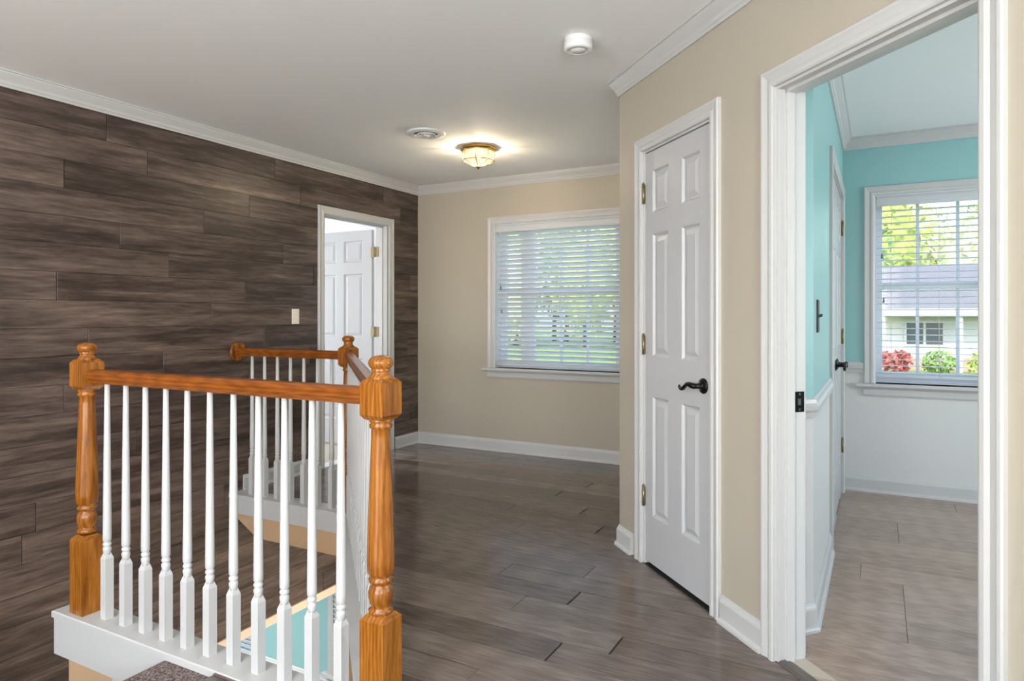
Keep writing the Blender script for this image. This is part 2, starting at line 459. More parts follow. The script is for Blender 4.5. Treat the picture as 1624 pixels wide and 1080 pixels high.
struct('floor', mb, 'bounce_carpet', 'added pale carpet at the rear of the hall bouncing light to the ceiling', 'floor', (-1, -2, 0))  # unseen floor area, added pale to bounce light up to the ceiling
# teal room floor
mb = MB()
pr = half(rect(-.6, .15, 3.35, YF), -1, -1, -(DD+.02))
mb.prism(pr, -.25, -.009, lambda u, v, w: (u, v, w))
fb = struct('floor', mb, 'subfloor', 'pale grey brown plank floor of the teal room', 'floor', (1, 3, 0))
y = 2.86-.205*9; 
while y < YF:
    k = round((y-2.86)/.205)
    x = .095-1.3*2+([0, 0, .5, .83, .33, .66][k % 6] if k not in (0, 1, 2) else (0, 0, 0)[k])
    if k == 3: x += .3
    while x < 3.3:
        x0, x1 = max(x, -.26), min(x+1.3, 3.3)
        if x1-x0 > .01:
            q = half(rect(x0+.0007, max(y, .2)+.0007, x1-.0007, min(y+.205, YF)-.0007), -1, -1, -(DD+.075))
            if q:
                mb = MB().prism(q, -.009, random.uniform(-.0003, .0003), lambda u, v, w: (u, v, w), .0012)
                obj('plank', mb, 'pale_planks', fb)
        x += 1.3
    y += .205
prof = [(-.05, 0), (-.05, .002), (-.038, .007), (-.012, .007), (0.004, .002), (.004, 0)]
mb = MB().rings([[FD.pt(a, b, zz) for b, zz in prof] for a in (DW[0], DW[2])])
struct('trim_2', mb, 'strip_dark', 'dark wood threshold strip in the open doorway', 'trim')

# ------------------------------------------------------------------ sweeps: crown, baseboards, chair rail
def sweep_segments(path, prof, first=0, last=None, side=1):
    """profile (b, z) swept along a 2-D path with mitred corners; one mesh for each segment. b grows to the right of travel when side=1"""
    n = len(path); out = []
    def nrm(i):
        dx, dy = path[i+1][0]-path[i][0], path[i+1][1]-path[i][1]; q = math.hypot(dx, dy); return (dy/q*side, -dx/q*side)
    def vn(i):
        if i == 0: return nrm(0)
        if i == n-1: return nrm(n-2)
        a, b = nrm(i-1), nrm(i); k = 1+a[0]*b[0]+a[1]*b[1]; return ((a[0]+b[0])/k, (a[1]+b[1])/k)
    for i in range(n-1):
        if i < first or (last is not None and i > last): continue
        R = []
        for j in (i, i+1):
            m_ = vn(j); R.append([(path[j][0]+m_[0]*b, path[j][1]+m_[1]*b, zz) for b, zz in prof])
        out.append(MB().rings(R))
    return out
CROWN = [(0, 2.362), (.010, 2.362), (.013, 2.372), (.019, 2.378), (.024, 2.392), (.044, 2.414), (.052, 2.424), (.052, 2.431), (.060, 2.433), (.060, H), (0, H)]
BASE = [(0, 0), (.027, 0), (.026, .010), (.022, .017), (.015, .020), (.015, .082), (.012, .090), (.008, .096), (.004, .106), (0, .106)]
hall = [(XW, YB), (XW, YF), (C0[0], YF), C0, C1]
labels = ['white crown moulding along the top of the plank wall', 'white crown moulding above the hall window', 'white crown moulding on the closet side wall', 'white crown moulding on top of the slanted wall']
for mb, lb in zip(sweep_segments(hall, CROWN), labels):
    struct('trim_3', mb, 'trim_white', lb, 'moulding')
teal_path = [tuple(JB)[:2], CB, (XB, YF), (3.3, YF)]
for mb, lb in zip(sweep_segments(teal_path, CROWN), ['white crown moulding on the short return of the teal room', 'white crown moulding on the side wall of the teal room', 'white crown moulding above the window of the teal room']):
    struct('trim_4', mb, 'trim_white', lb, 'moulding')
CHAIR = [(0, .818), (.012, .818), (.014, .836), (.022, .846), (.024, .862), (.014, .872), (.012, .886), (.004, .892), (0, .892)]
def chair(path, lb): 
    for mb in path: struct('trim_5', mb, 'trim_white', lb, 'moulding')
tp2 = [tuple(JB)[:2], CB, (XB, 3.765)]
c_ = sweep_segments(tp2, CHAIR)
struct('trim_5', c_[0], 'trim_white', 'white chair rail on the short return wall of the teal room', 'moulding')
struct('trim_5', c_[1], 'trim_white', 'white chair rail between the black switch and the double doors', 'moulding')
struct('trim_5', sweep_segments([(XB, YF), (-.092, YF)], CHAIR)[0], 'trim_white', 'white chair rail between the room corner and the window casing', 'moulding')
b_ = sweep_segments(tp2, BASE)
struct('baseboard_return', b_[0], 'trim_white', 'white baseboard on the short return wall of the teal room', 'baseboard')
struct('baseboard_side', b_[1], 'trim_white', 'white baseboard running to the double doors', 'baseboard')
struct('baseboard_teal', sweep_segments([(XB, YF), (3.3, YF)], BASE)[0], 'trim_white', 'white baseboard below the window of the teal room', 'baseboard')
# hall baseboards
struct('baseboard_left', MB().rings([[FW.pt(a, b+.004, zz) for b, zz in BASE] for a in (OUT[3][1]-.01, 3.925)]), 'trim_white', 'white baseboard on the plank wall between rail and bedroom door', 'baseboard')
struct('baseboard_corner', sweep_segments([(XW+.006, 4.868), (XW+.006, YF), (C0[0], YF)], BASE)[0], 'trim_white', 'short white baseboard between the bedroom door and the room corner', 'baseboard')
struct('baseboard_back', sweep_segments([(XW+.006, 4.868), (XW+.006, YF), (C0[0], YF)], BASE)[1], 'trim_white', 'long white baseboard under the hall window', 'baseboard')
pc = [(C0[0], YF-.02), C0, tuple(FD.pt(3.083, 0, 0))[:2]]
bb = sweep_segments(pc, BASE)
struct('baseboard_closet', bb[0], 'trim_white', 'white baseboard on the closet side wall', 'baseboard')
struct('baseboard_right', bb[1], 'trim_white', 'short white baseboard between the wall corner and the closet door', 'baseboard')
for a0, a1, lb in ((2.045, 2.305, 'white baseboard between the closet door and the open doorway'), (SEND, 1.165, 'white baseboard beyond the open doorway')):
    struct('baseboard_right', MB().rings([[FD.pt(a, b, zz) for b, zz in BASE] for a in (a0, a1)]), 'trim_white', lb, 'baseboard')

# ------------------------------------------------------------------ casings, doors
CAS = [(0, 0), (0, .012), (.006, .016), (.018, .017), (.030, .012), (.044, .016), (.052, .019), (.060, .019), (.064, .014), (.064, 0)]   # width from the opening outwards, height
def casing(fr, a0, a1, z0, z1, sill=False, scale=1.0):
    """U-shaped mitred casing around an opening"""
    mb = MB(); R = []
    path = [(a0, z0, (-1, 0)), (a0, z1, (-1, 1)), (a1, z1, (1, 1)), (a1, z0, (1, 0))]
    for a, zz, (ka, kz) in path:
        R.append([fr.pt(a+ka*w*scale, h, zz+kz*w*scale) for w, h in CAS])
    mb.rings(R)
    return mb
def jamb(fr, a0, a1, z1, depth, stop=None):
    t = .016
    mb = MB().box((a0, -depth, 0), (a0+t, .0, z1), fr).box((a1-t, -depth, 0), (a1, .0, z1), fr).box((a0+t, -depth, z1-t), (a1-t, 0, z1), fr)
    if stop:
        b0, b1 = stop
        mb.box((a0+t, b0, 0), (a0+t+.011, b1, z1-t), fr).box((a1-t-.011, b0, 0), (a1-t, b1, z1-t), fr).box((a0+t, b0, z1-t-.011), (a1-t, b1, z1-t), fr)
    return mb

PZ = [(.245, .822), (1.012, 1.600), (1.700, 1.905)]
def door_leaf(name, fr, a0, a1, z0, z1, b1, th, label, cols, hinge_end, hinges, lever_dir=None, lever_a=None, lever_z=.92, lever_black=True, both=False, casing_mb=None, jamb_mb=None):
    root = thing(name, label, 'door', fr.pt((a0+a1)/2, b1-th/2, z0), kind='structure')
    mb = MB(); rec = .009
    faces = [rect(a0, z0, a1, z1)]
    for c0, c1 in cols:
        for p0, p1 in PZ: faces = minus(faces, rect(c0, p0, c1, p1))
    put = lambda u, v, w: fr.pt(u, w, v)
    for p in faces: mb.prism(p, b1-th+.010, b1, put)
    mb.box((a0, b1-th, z0), (a1, b1-th+.010, z1), fr)
    obj('leaf', mb, 'door_white', root)
    for c0, c1 in cols:
        for p0, p1 in PZ:
            R = []
            for ins, d in ((0, 0), (.004, -.002), (.011, -.010), (.019, -.011), (.042, -.003), (.046, -.003)):
                R.append([fr.pt(u, b1+d, v) for u, v in ((c0+ins, p0+ins), (c1-ins, p0+ins), (c1-ins, p1-ins), (c0+ins, p1-ins))])
            mb = MB().rings(R, cap=False); mb.f.append(list(range(20, 24))); mb.smooth.append(False); mb.mi.append(0)
            obj('panel', mb, 'door_white', root)
    for hz in hinges:
        ha, hb = hinge_end
        mb = MB(); sg = 1 if ha > (a0+a1)/2 else -1
        mb.box((ha-sg*.002, hb-.030, hz-.045), (ha+sg*.002, hb, hz+.045), fr)
        ax = (fr.a, fr.b, Vector((0, 0, 1)))
        mb.lathe([(0.0062, -.048), (.0062, .048)], fr.pt(ha, hb+.006, hz), 10, ax)
        mb.lathe([(0.004, .048), (.006, .050), (.006, .054), (.002, .058)], fr.pt(ha, hb+.006, hz), 10, ax)
        for q in (-.022, 0, .022): mb.lathe([(.0066, q-.0008), (.0066, q+.0008)], fr.pt(ha, hb+.006, hz), 10, ax)
        obj('hinge', mb, 'brass_dark', root)
    if lever_dir:
        h = MB(); c = fr.pt(lever_a, b1, lever_z)
        ax = (fr.a, Vector((0, 0, 1)), fr.b)
        h.lathe([(.033, 0), (.033, .004), (.030, .008), (.022, .011), (.014, .014), (.011, .020), (.011, .040)], c, 24, ax)
        ho = obj('door_handle', h, 'black_metal', root)
        pts = []; rad = []
        prof_ = [(0, .045, .0, .0125), (.012, .05, .002, .012), (.03, .052, .006, .0105), (.045, .052, .005, .009), (.06, .052, -.004, .0085), (.075, .052, -.015, .009), (.09, .052, -.019, .0085), (.102, .052, -.016, .007), (.108, .052, -.009, .006), (.106, .052, -.005, .005)]
        for d, b, zz, r in prof_: pts.append(fr.pt(lever_a+lever_dir*d, b1+b, lever_z+zz)); rad.append(r)
        pts.insert(0, fr.pt(lever_a, b1+.03, lever_z)); rad.insert(0, .010)
        obj('lever', MB().tube(pts, rad, 10), 'black_metal', ho)
    if casing_mb: obj('casing', casing_mb, 'trim_white', root)
    if jamb_mb: obj('jamb', jamb_mb, 'trim_white', root)
    return root

# closet door on the slanted wall (hinges towards the wall corner, lever towards the doorway)
d1 = door_leaf('door_1', FD, CL[0]+.019, CL[2]-.019, .018, CL[3]-.020, -.006, .034, 'white six panel closet door with black lever on the slanted wall', 
          [(2.480, 2.628), (2.742, 2.895)], (CL[2]-.016, -.002), (.328, 1.066, 1.801), lever_dir=1, lever_a=2.450, lever_z=.915,
          casing_mb=casing(FD, CL[0]+.008, CL[2]-.006, 0, CL[3]-.006), jamb_mb=jamb(FD, CL[0], CL[2], CL[3], TH, (-.075, -.045)))
mb = MB().box((CL[0]+.0155, -.040, .872), (CL[0]+.0195, -.0045, .948), FD)
obj('strike_plate', mb, 'black_metal', d1)
mb = MB().box((CL[0]+.005, -.11, -.012), (CL[2]-.005, .0035, .0012), FD)
obj('door_gap', mb, 'dark_gap', d1)

# open doorway into the teal room
mb = casing(FD, DW[0]+.006, DW[2]-.006, 0, DW[3]-.006)
dwt = struct('door_2', jamb(FD, DW[0], DW[2], DW[3], TH+.002, (-.062, -.030)), 'trim_white', 'white cased doorway without a door leading to the teal room', 'doorway', FD.pt(1.6, 0, 0))
obj('casing', mb, 'trim_white', dwt)
FDb = Frame(tuple(FD.pt(0, -TH, 0))[:2], (-1, 1), (1, 1))
obj('casing', casing(FDb, DW[0]+.006, DW[2]-.006, 0, DW[3]-.006), 'trim_white', dwt)
mb = MB().box((DW[2]-.0175, -.108, .868), (DW[2]-.0155, -.070, .940), FD)
sp = obj('strike_plate', mb, 'black_metal', dwt)
mb = MB().box((DW[2]-.0182, -.094, .893), (DW[2]-.0174, -.082, .915), FD)
for zz in (.877, .931): mb.lathe([(.004, 0), (.004, .001)], FD.pt(DW[2]-.0175, -.089, zz), 8, (FD.b, Vector((0, 0, 1)), -FD.a))
obj('strike_hole', mb, 'chrome', sp)

# bedroom door in the plank wall, standing open at a right angle into the bedroom
FL = Frame((XW-.165, DOOR_W[2]-.012), (-1, 0), (0, -1))
bed = door_leaf('door_3', FL, 0, .755, .018, 1.995, 0, .034, 'white six panel bedroom door standing open in the plank wall',
          [(.105, .335), (.430, .650)], (-.004, -.006), (.33, 1.066, 1.801))
for o in [c for c in bed.children if c.name.startswith('hinge')]: bpy.data.objects.remove(o, do_unlink=True)
obj('casing', casing(FW, DOOR_W[0]+.006, DOOR_W[2]+.012, 0, DOOR_W[3]), 'trim_white', bed).location.x += .007
obj('jamb', jamb(FW, DOOR_W[0], DOOR_W[2]+.016, DOOR_W[3]+.012, .125, (-.075, -.045)), 'trim_white', bed)
for hz in (.33, 1.066, 1.790):
    mb = MB().box((DOOR_W[2]-.004, -.125, hz-.045), (DOOR_W[2]-.001, -.092, hz+.045), FW)
    ax = (Vector((1, 0, 0)), Vector((0, 1, 0)), Vector((0, 0, 1)))
    mb.lathe([(.006, -.047), (.006, .047)], FW.pt(DOOR_W[2]-.008, -.131, hz), 10, ax)
    mb.box((XW-.172, DOOR_W[2]-.016, hz-.045), (XW-.138, DOOR_W[2]-.013, hz+.045))
    obj('hinge', mb, 'brass_dark', bed)
# bedroom shell
mb = MB().box((-7.0, 2.6, -.27), (XW-.12, YF, -.002))
struct('floor', mb, 'carpet_beige', 'beige floor of the bedroom behind the open door', 'floor', (-5, 4, 0))
mb = MB().box((-7.0, 2.5, 0), (XW-.12, 2.6, H))
struct('wall_bedroom', mb, 'white_room', 'white near wall of the bedroom', 'wall', (-5, 2.55, 0))
mb = MB().box((-7.0, YF, 0), (XW-.12, YF+.1, H))
struct('wall_bedroom', mb, 'white_room', 'white wall behind the open bedroom door', 'wall', (-5, YF+.05, 0))
mb = MB().box((-7.1, 2.5, 0), (-7.0, 3.2, H)).box((-7.1, 4.8, 0), (-7.0, YF+.1, H)).box((-7.1, 3.2, 0), (-7.0, 4.8, .7)).box((-7.1, 3.2, 2.1), (-7.0, 4.8, H))
struct('wall_bedroom', mb, 'white_room', 'white end wall of the bedroom with a window opening', 'wall', (-7.05, 4, 0))

# double closet doors on the side wall of the teal room
mid = (DBL[0]+DBL[2])/2
for i, (a0, a1, he, lb) in enumerate(((DBL[0]+.018, mid-.002, DBL[0]+.016, 'white six panel closet door leaf nearer the black switch'), (mid+.002, DBL[2]-.018, DBL[2]-.016, 'white six panel closet door leaf nearer the teal room window'))):
    w = a1-a0
    r = door_leaf('door_4' if i == 0 else 'door_5', FB, a0, a1, .018, DBL[3]-.02, -.004, .034, lb, [(a0+.1, a0+w/2-.045), (a0+w/2+.045, a1-.1)], (he, 0), (.328, 1.066, 1.801),
              lever_dir=(1 if i else -1), lever_a=(mid+.06 if i else mid-.06), lever_z=.915)
    if i == 0:
        obj('casing', casing(FB, DBL[0]+.006, DBL[2]-.006, 0, DBL[3]-.006), 'trim_white', r)
        obj('jamb', jamb(FB, DBL[0], DBL[2], DBL[3], .1), 'trim_white', r)
mb = MB().box((XB-.35, 3.3, -.01), (XB-.25, YF, H))
struct('wall_inner', mb, 'white_room', 'white wall inside the closet behind the double doors', 'wall', (XB-.3, 4, 0))

# ------------------------------------------------------------------ windows with blinds
def make_window(name, win, stiles, rails, panes_x, label, frame_b=(-.155, -.115)):
    a0, z0, a1, z1 = win; b0, b1 = frame_b; fr = FF
    root = thing(name, label, 'window', fr.pt((a0+a1)/2, 0, z0), kind='structure')
    obj('casing', casing(fr, a0+.004, a1-.004, z0+.002, z1-.004), 'trim_white', root)
    # stool and apron
    mb = MB().rings([[fr.pt(a, b, zz) for b, zz in ((-.10, z0-.026), (.036, z0-.026), (.042, z0-.018), (.042, z0-.006), (.036, z0), (-.10, z0))] for a in (a0-.108, a1+.108)])
    obj('window_stool', mb, 'trim_white', root)
    mb = MB().rings([[fr.pt(a, b, zz) for b, zz in ((0, z0-.085), (.010, z0-.085), (.014, z0-.075), (.014, z0-.040), (.022, z0-.026), (0, z0-.026))] for a in (a0-.062, a1+.062)])
    obj('apron', mb, 'trim_white', root)
    mb = MB().box((a0, -.16, z0), (a0+.012, 0, z1), fr).box((a1-.012, -.16, z0), (a1, 0, z1), fr).box((a0+.012, -.16, z1-.012), (a1-.012, 0, z1), fr).box((a0+.012, -.16, z0), (a1-.012, -.1, z0+.010), fr)
    obj('jamb', mb, 'vinyl_white', root)
    mb = MB()
    for x0, x1 in stiles: mb.box((x0, b0, z0+.01), (x1, b1, z1-.01), fr)
    for r0, r1 in rails: mb.box((stiles[0][0], b0+.004, r0), (stiles[-1][1], b1-.004 if r0 < 1.3 or r0 > 1.6 else b1+.006, r1), fr)
    obj('sash', mb, 'vinyl_white', root)
    for x in panes_x:
        mb = MB()
        mb.box((x-.010, b0+.010, z0+.02), (x+.010, b1-.010, z1-.02), fr)
        obj('muntin', mb, 'vinyl_white', root)
    xs = [s for s in stiles]
    lo, hi = stiles[0][1], stiles[-1][0]
    for (q0, q1) in ((z0+.03, 1.40), (1.43, z1-.02)):
        for i in range(len(stiles)-1):
            cuts = [stiles[i][1]]+[x for x in panes_x if stiles[i][1] < x < stiles[i+1][0]]+[stiles[i+1][0]]
            for c0, c1 in zip(cuts, cuts[1:]):
                mb = MB().box((c0, (b0+b1)/2-.002, q0), (c1, (b0+b1)/2+.002, q1), fr)
                obj('pane', mb, 'window_glass', root)
    return root
make_window('window_1', WIN1, [(-3.036, -2.987), (-2.832, -2.700), (-1.934, -1.80), (-1.78, -1.742)], [(.755, .80), (1.392, 1.435), (1.985, 2.02)], [-2.445, -2.196], 'white framed hall window behind half closed blinds')
make_window('window_2', WIN2, [(-.018, .022), (.695, .733)], [(.755, .815), (1.392, 1.440), (1.985, 2.02)], [.234, .466], 'white framed window of the teal room behind open blinds')

def make_blind(win, tilt, zlow, label, tassels, nladder, b_c=-.052, pitch=.0425, sw=.050):
    a0, z0, a1, z1 = win; fr = FF; a0 += .016; a1 -= .016
    root = thing('window_blind', label, 'window blind', fr.pt((a0+a1)/2, b_c, z0+.02), group=None)
    # valance and head rail
    mb = MB().rings([[fr.pt(a, b, zz) for b, zz in ((-.016, z1-.078), (-.004, z1-.078), (.000, z1-.068), (-.004, z1-.055), (-.004, z1-.028), (.002, z1-.018), (-.002, z1-.013), (-.016, z1-.013))] for a in (a0, a1)])
    obj('valance', mb, 'blind_white', root)
    mb = MB().box((a0+.004, b_c-.025, z1-.062), (a1-.004, b_c+.028, z1-.014), fr); obj('head_rail', mb, 'blind_white', root)
    # slats share one mesh
    me = None; zz = zlow+.03; k = 0
    ca, sa = math.cos(tilt), math.sin(tilt)
    while zz < z1-.062:
        if me is None:
            mb = MB(); t = .0014; R = []
            for u, w in ((-sw/2, 0), (-sw/4, .002), (0, .0028), (sw/4, .002), (sw/2, 0), (sw/2, -t*2), (sw/4, .002-t*2), (0, .0028-t*2), (-sw/4, .002-t*2), (-sw/2, -t*2)):
                R.append((u*ca-w*sa, u*sa+w*ca))
            mb.rings([[fr.pt(a, b_c+u, zz+w) for u, w in R] for a in (a0+.002, a1-.002)])
            o = obj('slat', mb, 'blind_white', root, loc=fr.pt((a0+a1)/2, b_c, zz)); me = o.data
        else:
            o = bpy.data.objects.new('slat', me); COL.objects.link(o); o.location = Vector(fr.pt((a0+a1)/2, b_c, zz))-gloc(root); o.parent = root
        zz += pitch; k += 1
    mb = MB().box((a0+.002, b_c-.026, zlow-.006), (a1-.002, b_c+.026, zlow+.012), fr); obj('bottom_rail', mb, 'blind_white', root)
    for la in nladder:
        mb = MB()
        for db in (-.026, .026): mb.tube([fr.pt(la, b_c+db, zlow), fr.pt(la, b_c+db, z1-.05)], .0011, 5)
        obj('ladder_cord', mb, 'cord_white', root)
    for ta, tz in tassels:
        mb = MB().tube([fr.pt(ta, .004, tz+.03), fr.pt(ta, .004, z1-.05)], .0011, 5)
        c = obj('pull_cord', mb, 'cord_white', root)
        obj('tassel', MB().lathe([(.002, .034), (.005, .03), (.008, .004), (.007, 0)], fr.pt(ta, .004, tz), 10), 'grey_metal', c)
make_blind(WIN1, math.radians(37), .775, 'white slatted blind half closed over the hall window', [(-2.975, 1.445), (-2.965, 1.235)], [-2.93, -2.385, -1.86])
make_blind(WIN2, math.radians(3), .795, 'white slatted blind opened flat over the teal room window', [(.020, 1.60), (.030, 1.30)], [.075, .355, .64])

# ------------------------------------------------------------------ stairwell: cap, fascia, staircase, lower room
def cap(path_out, path_in, z0, z1):
    """white nosing cap over the floor edge, one mesh for each run"""
    out = []
    for i in range(3):
        q = [path_out[i], path_out[i+1], path_in[i+1], path_in[i]]
        out.append(MB().prism(q, z0, z1, lambda u, v, w: (u, v, w), .004))
    return out
capO, capI = off_pts(CAPW+.010), off_pts(-CAPW-.010)
caps = cap(capO, capI, -.022, .004)
fasO, fasI = off_pts(CAPW), off_pts(-CAPW)
def fascia(i, z0, z1):
    q = [fasO[i], fasO[i+1], fasI[i+1], fasI[i]]
    return MB().prism(q, z0, z1, lambda u, v, w: (u, v, w))
names = [('near', 'white stringer board under the railing at the stair head'), ('slant', 'white board under the slanted railing'), ('far', 'white board under the railing that meets the plank wall')]
for i, (k, lb) in enumerate(names):
    mb = fascia(i, -.175 if i == 0 else -.125, -.022)
    struct('trim_6', mb, 'trim_white', lb, 'trim')
# beige bulkhead faces below the white boards
mb = MB(); yb = fasI[3][1]+.012
mb.prism([(XW+.01, -.125), (XW+.09, -.175), (XW+.235, -.255), (XW+.30, -.268), (fasI[2][0]+.0, -.268), (fasI[2][0]+.0, -.125)], yb, yb+.05, lambda u, v, w: (u, w, v))
struct('wall_bulkhead', mb, 'beige_paint', 'beige bulkhead below the floor edge at the far end of the stairwell', 'wall', (-3.4, yb, -.2))
q = [(fasO[1][0], fasO[1][1]+.1), fasO[2], (fasI[2][0]+.01, fasI[2][1]+.02), (fasI[1][0]-.1, fasI[1][1]+.02)]
struct('wall_bulkhead', MB().prism(q, -.27, -.125, lambda u, v, w: (u, v, w)), 'beige_paint', 'beige bulkhead below the slanted floor edge', 'wall', (-2, 2.4, -.2))
mb = MB().box((-2.615, NL[1]-.035, -2.7), (XS+.3, NL[1]+.035, -.175))
struct('wall_stair', mb, 'trim_white', 'white post wall under the stringer board', 'wall', (-2.4, NL[1], -1))
mb = MB().box((-2.92, NL[1]-.03, -2.7), (-2.615, NL[1]+.03, -.175))
struct('wall_stair', mb, 'beige_paint', 'beige wall under the stringer board beside the stairs', 'wall', (-2.77, NL[1], -1))

# staircase: carpeted steps descending towards the plank wall, landing, second flight out of view
st = thing('staircase', 'brown carpeted staircase going down beside the white stringer board', 'staircase', (XS, 1, -.9))
y0s, y1s = YS+.01, NL[1]-CAPW-.006
RZ, TR = .18, .26
def step(x0, x1, zt, name='step'):
    R = [(x1, zt-RZ-.02), (x1, zt-.0)]
    prof = [(x1, zt-RZ), (x1, zt), (x0, zt), (x0-.018, zt-.004), (x0-.027, zt-.014), (x0-.026, zt-.026), (x0-.014, zt-.038), (x0, zt-.045), (x0, zt-RZ)]
    obj(name, MB().rings([[(x, yy, zz) for x, zz in prof] for yy in (y0s, y1s)]), 'carpet_brown', st)
step(XS, XS+.262, -.024, 'top_nosing')
for k in range(1, 5): step(XS-TR*k, XS-TR*(k-1)+.01, -RZ*k)
obj('landing', MB().box((XW+.01, y0s, -RZ*5-.1), (XS-TR*4+.01, NL[1], -RZ*5)), 'carpet_brown', st)
for k in range(1, 10):
    obj('step', MB().box((XW+.01, NL[1]+.04+TR*(k-1), -RZ*(5+k)-.18), (-2.93, NL[1]+.04+TR*k+.02, -RZ*(5+k))), 'carpet_brown', st)

# lower level: floor, ceiling under the hall, teal room with windows behind the plank wall
ZL = -2.7
struct('floor', MB().box((-7.2, YB, ZL-.1), (XR+.2, YF, ZL)), 'carpet_beige', 'beige floor of the lower level', 'floor', (-3, 2, ZL))
LWY = 4.30
LCZ = -1.92
TEALW = [(-5.6, -2.05, -4.93, -1.2)]
lw = [rect(-7.1, LCZ, XW-.02, -.3)]
mb = MB()
for p in minus(lw, rect(-5.75, LCZ+.02, -5.02, -1.15)): mb.prism(p, LWY, LWY+.1, lambda u, v, w: (u, w, v))
struct('wall_lower', mb, 'teal_paint', 'turquoise wall of the lower room seen down the stairwell', 'wall', (-5, LWY, -1.5))
mb = MB().box((-7.1, LWY, ZL), (XW-.02, LWY+.1, LCZ))
struct('wall_lower', mb, 'pale_paint', 'pale wainscot wall of the lower room seen down the stairwell', 'wall', (-5, LWY, -2.2))
mb = MB().rings([[(x, LWY-b, zz+LCZ-.855) for b, zz in CHAIR] for x in (-5.02, -4.02)])
struct('trim_7', mb, 'pale_paint', 'chair rail on the turquoise wall of the lower room', 'trim')
def low_window(name, x0, x1, z0, z1, label):
    root = thing(name, label, 'window', ((x0+x1)/2, LWY, z0), kind='structure')
    mb = MB().box((x0, LWY-.02, z0), (x0+.06, LWY, z1)).box((x1-.06, LWY-.02, z0), (x1, LWY, z1)).box((x0, LWY-.02, z1-.06), (x1, LWY, z1))
    obj('casing', mb, 'trim_white', root)
    obj('window_stool', MB().box((x0-.05, LWY-.05, z0-.03), (x1+.05, LWY, z0)), 'trim_white', root)
    zz = z0+.02
    while zz < z1-.06:
        obj('slat', MB().rings([[(x, LWY-.003-u, zz+w) for u, w in ((0, 0), (.002, -.004), (.016, .036), (.014, .040))] for x in (x0+.06, x1-.06)]), 'blind_white', root); zz += .042
    return root
low_window('window_3', -5.75, -5.02, LCZ+.04, -1.12, 'white lower room window with closed blind beside the turquoise wall')
low_window('window_4', -4.14, -3.45, -1.83, -.9, 'white lower room window at the right end of the turquoise wall')
mb = MB().box((-7.2, .6, ZL), (-7.1, LWY+.1, -.27)).box((-7.1, .5, ZL), (XW-.12, .6, -.27))
struct('wall_basement', mb, 'teal_paint', 'turquoise far walls of the lower room', 'wall', (-7.1, 2, -1.5))
struct('ceiling', MB().box((-7.1, .5, -.30), (XW-.12, LWY+.1, -.28)), 'ceiling_paint', 'white ceiling of the lower room', 'ceiling', (-5, 2, -.3))
mb = MB()
for p in minus(polys, rect(XW-.2, 2.9, -2.6, 3.36)): mb.prism(p, -.275, -.252, lambda u, v, w: (u, v, w))
struct('ceiling', mb, 'beige_paint', 'beige ceiling of the lower hall under the hall floor', 'ceiling', (-1, 3, -.26))
mb = MB().box((XR, YB, ZL), (XR+.1, YF, -.27))
struct('wall_basement', mb, 'beige_paint', 'beige wall of the lower hall', 'wall', (XR, 1, -1.5))

# ------------------------------------------------------------------ railings
TOPZ = 1.086
def newel(root, x, y, rot=0, dz=0):
    s = .044; z0 = .003
    b = MB()
    def sq(r, zz): return [(x+r*math.cos(rot+PI/4+k*PI/2)*math.sqrt(2), y+r*math.sin(rot+PI/4+k*PI/2)*math.sqrt(2), zz) for k in range(4)]
    b.rings([sq(s, z0), sq(s, .300), sq(s-.006, .307), sq(.026, .318)])
    post = obj('newel_post', b, 'oak_upright', root)
    pr = [(.030, .312), (.036, .318), (.037, .326), (.030, .331), (.029, .338), (.033, .345), (.037, .362), (.0375, .378), (.034, .392), (.028, .400), (.028, .405), (.036, .411), (.037, .418), (.031, .424), (.031, .428), (.040, .437), (.0415, .47), (.040, .54), (.0365, .64), (.032, .76), (.0285, .84), (.0275, .866), (.034, .871), (.035, .879), (.030, .884), (.034, .889), (.034, .897), (.030, .900)]
    obj('turned_shaft', MB().lathe(pr, (x, y, dz), 28), 'oak_upright', post)
    t = MB()
    t.rings([sq(.024, .892+dz), sq(s-.010, .896+dz), sq(s, .910+dz), sq(s, 1.004+dz), sq(s-.010, 1.016+dz), sq(.026, 1.020+dz)])
    obj('top_block', t, 'oak_upright', post)
    pf = [(.036, 1.014), (.036, 1.020), (.031, 1.027), (.026, 1.033), (.0255, 1.038), (.030, 1.043), (.0265, 1.046), (.031, 1.050), (.036, 1.057), (.0375, 1.065), (.0355, 1.073), (.029, 1.080), (.017, 1.085), (.004, 1.087)]
    obj('finial', MB().lathe(pf, (x, y, dz), 28), 'oak_upright', post)
def baluster_mesh():
    mb = MB(); s = .0165
    sq = lambda r, zz: [(r*math.cos(PI/4+k*PI/2)*math.sqrt(2), r*math.sin(PI/4+k*PI/2)*math.sqrt(2), zz) for k in range(4)]
    mb.rings([sq(s, .003), sq(s, .243), sq(s-.003, .252), sq(.009, .266)])
    mb.lathe([(.012, .258), (.0135, .266), (.0155, .276), (.0155, .284), (.0125, .288), (.0125, .291), (.0155, .295), (.0155, .302), (.0125, .306), (.0125, .309), (.0155, .313), (.0158, .33), (.0150, .42), (.0130, .62), (.0110, .80), (.0095, .945)], (0, 0, 0), 14)
    return mb
BAL = None
def baluster(root, x, y, rot=0):
    global BAL
    if BAL is None:
        o = obj('baluster', baluster_mesh(), 'trim_white'); BAL = o.data
    else:
        o = bpy.data.objects.new('baluster', BAL); COL.objects.link(o)
    o.parent = root; o.location = Vector((x, y, 0))-gloc(root); o.rotation_euler.z = rot
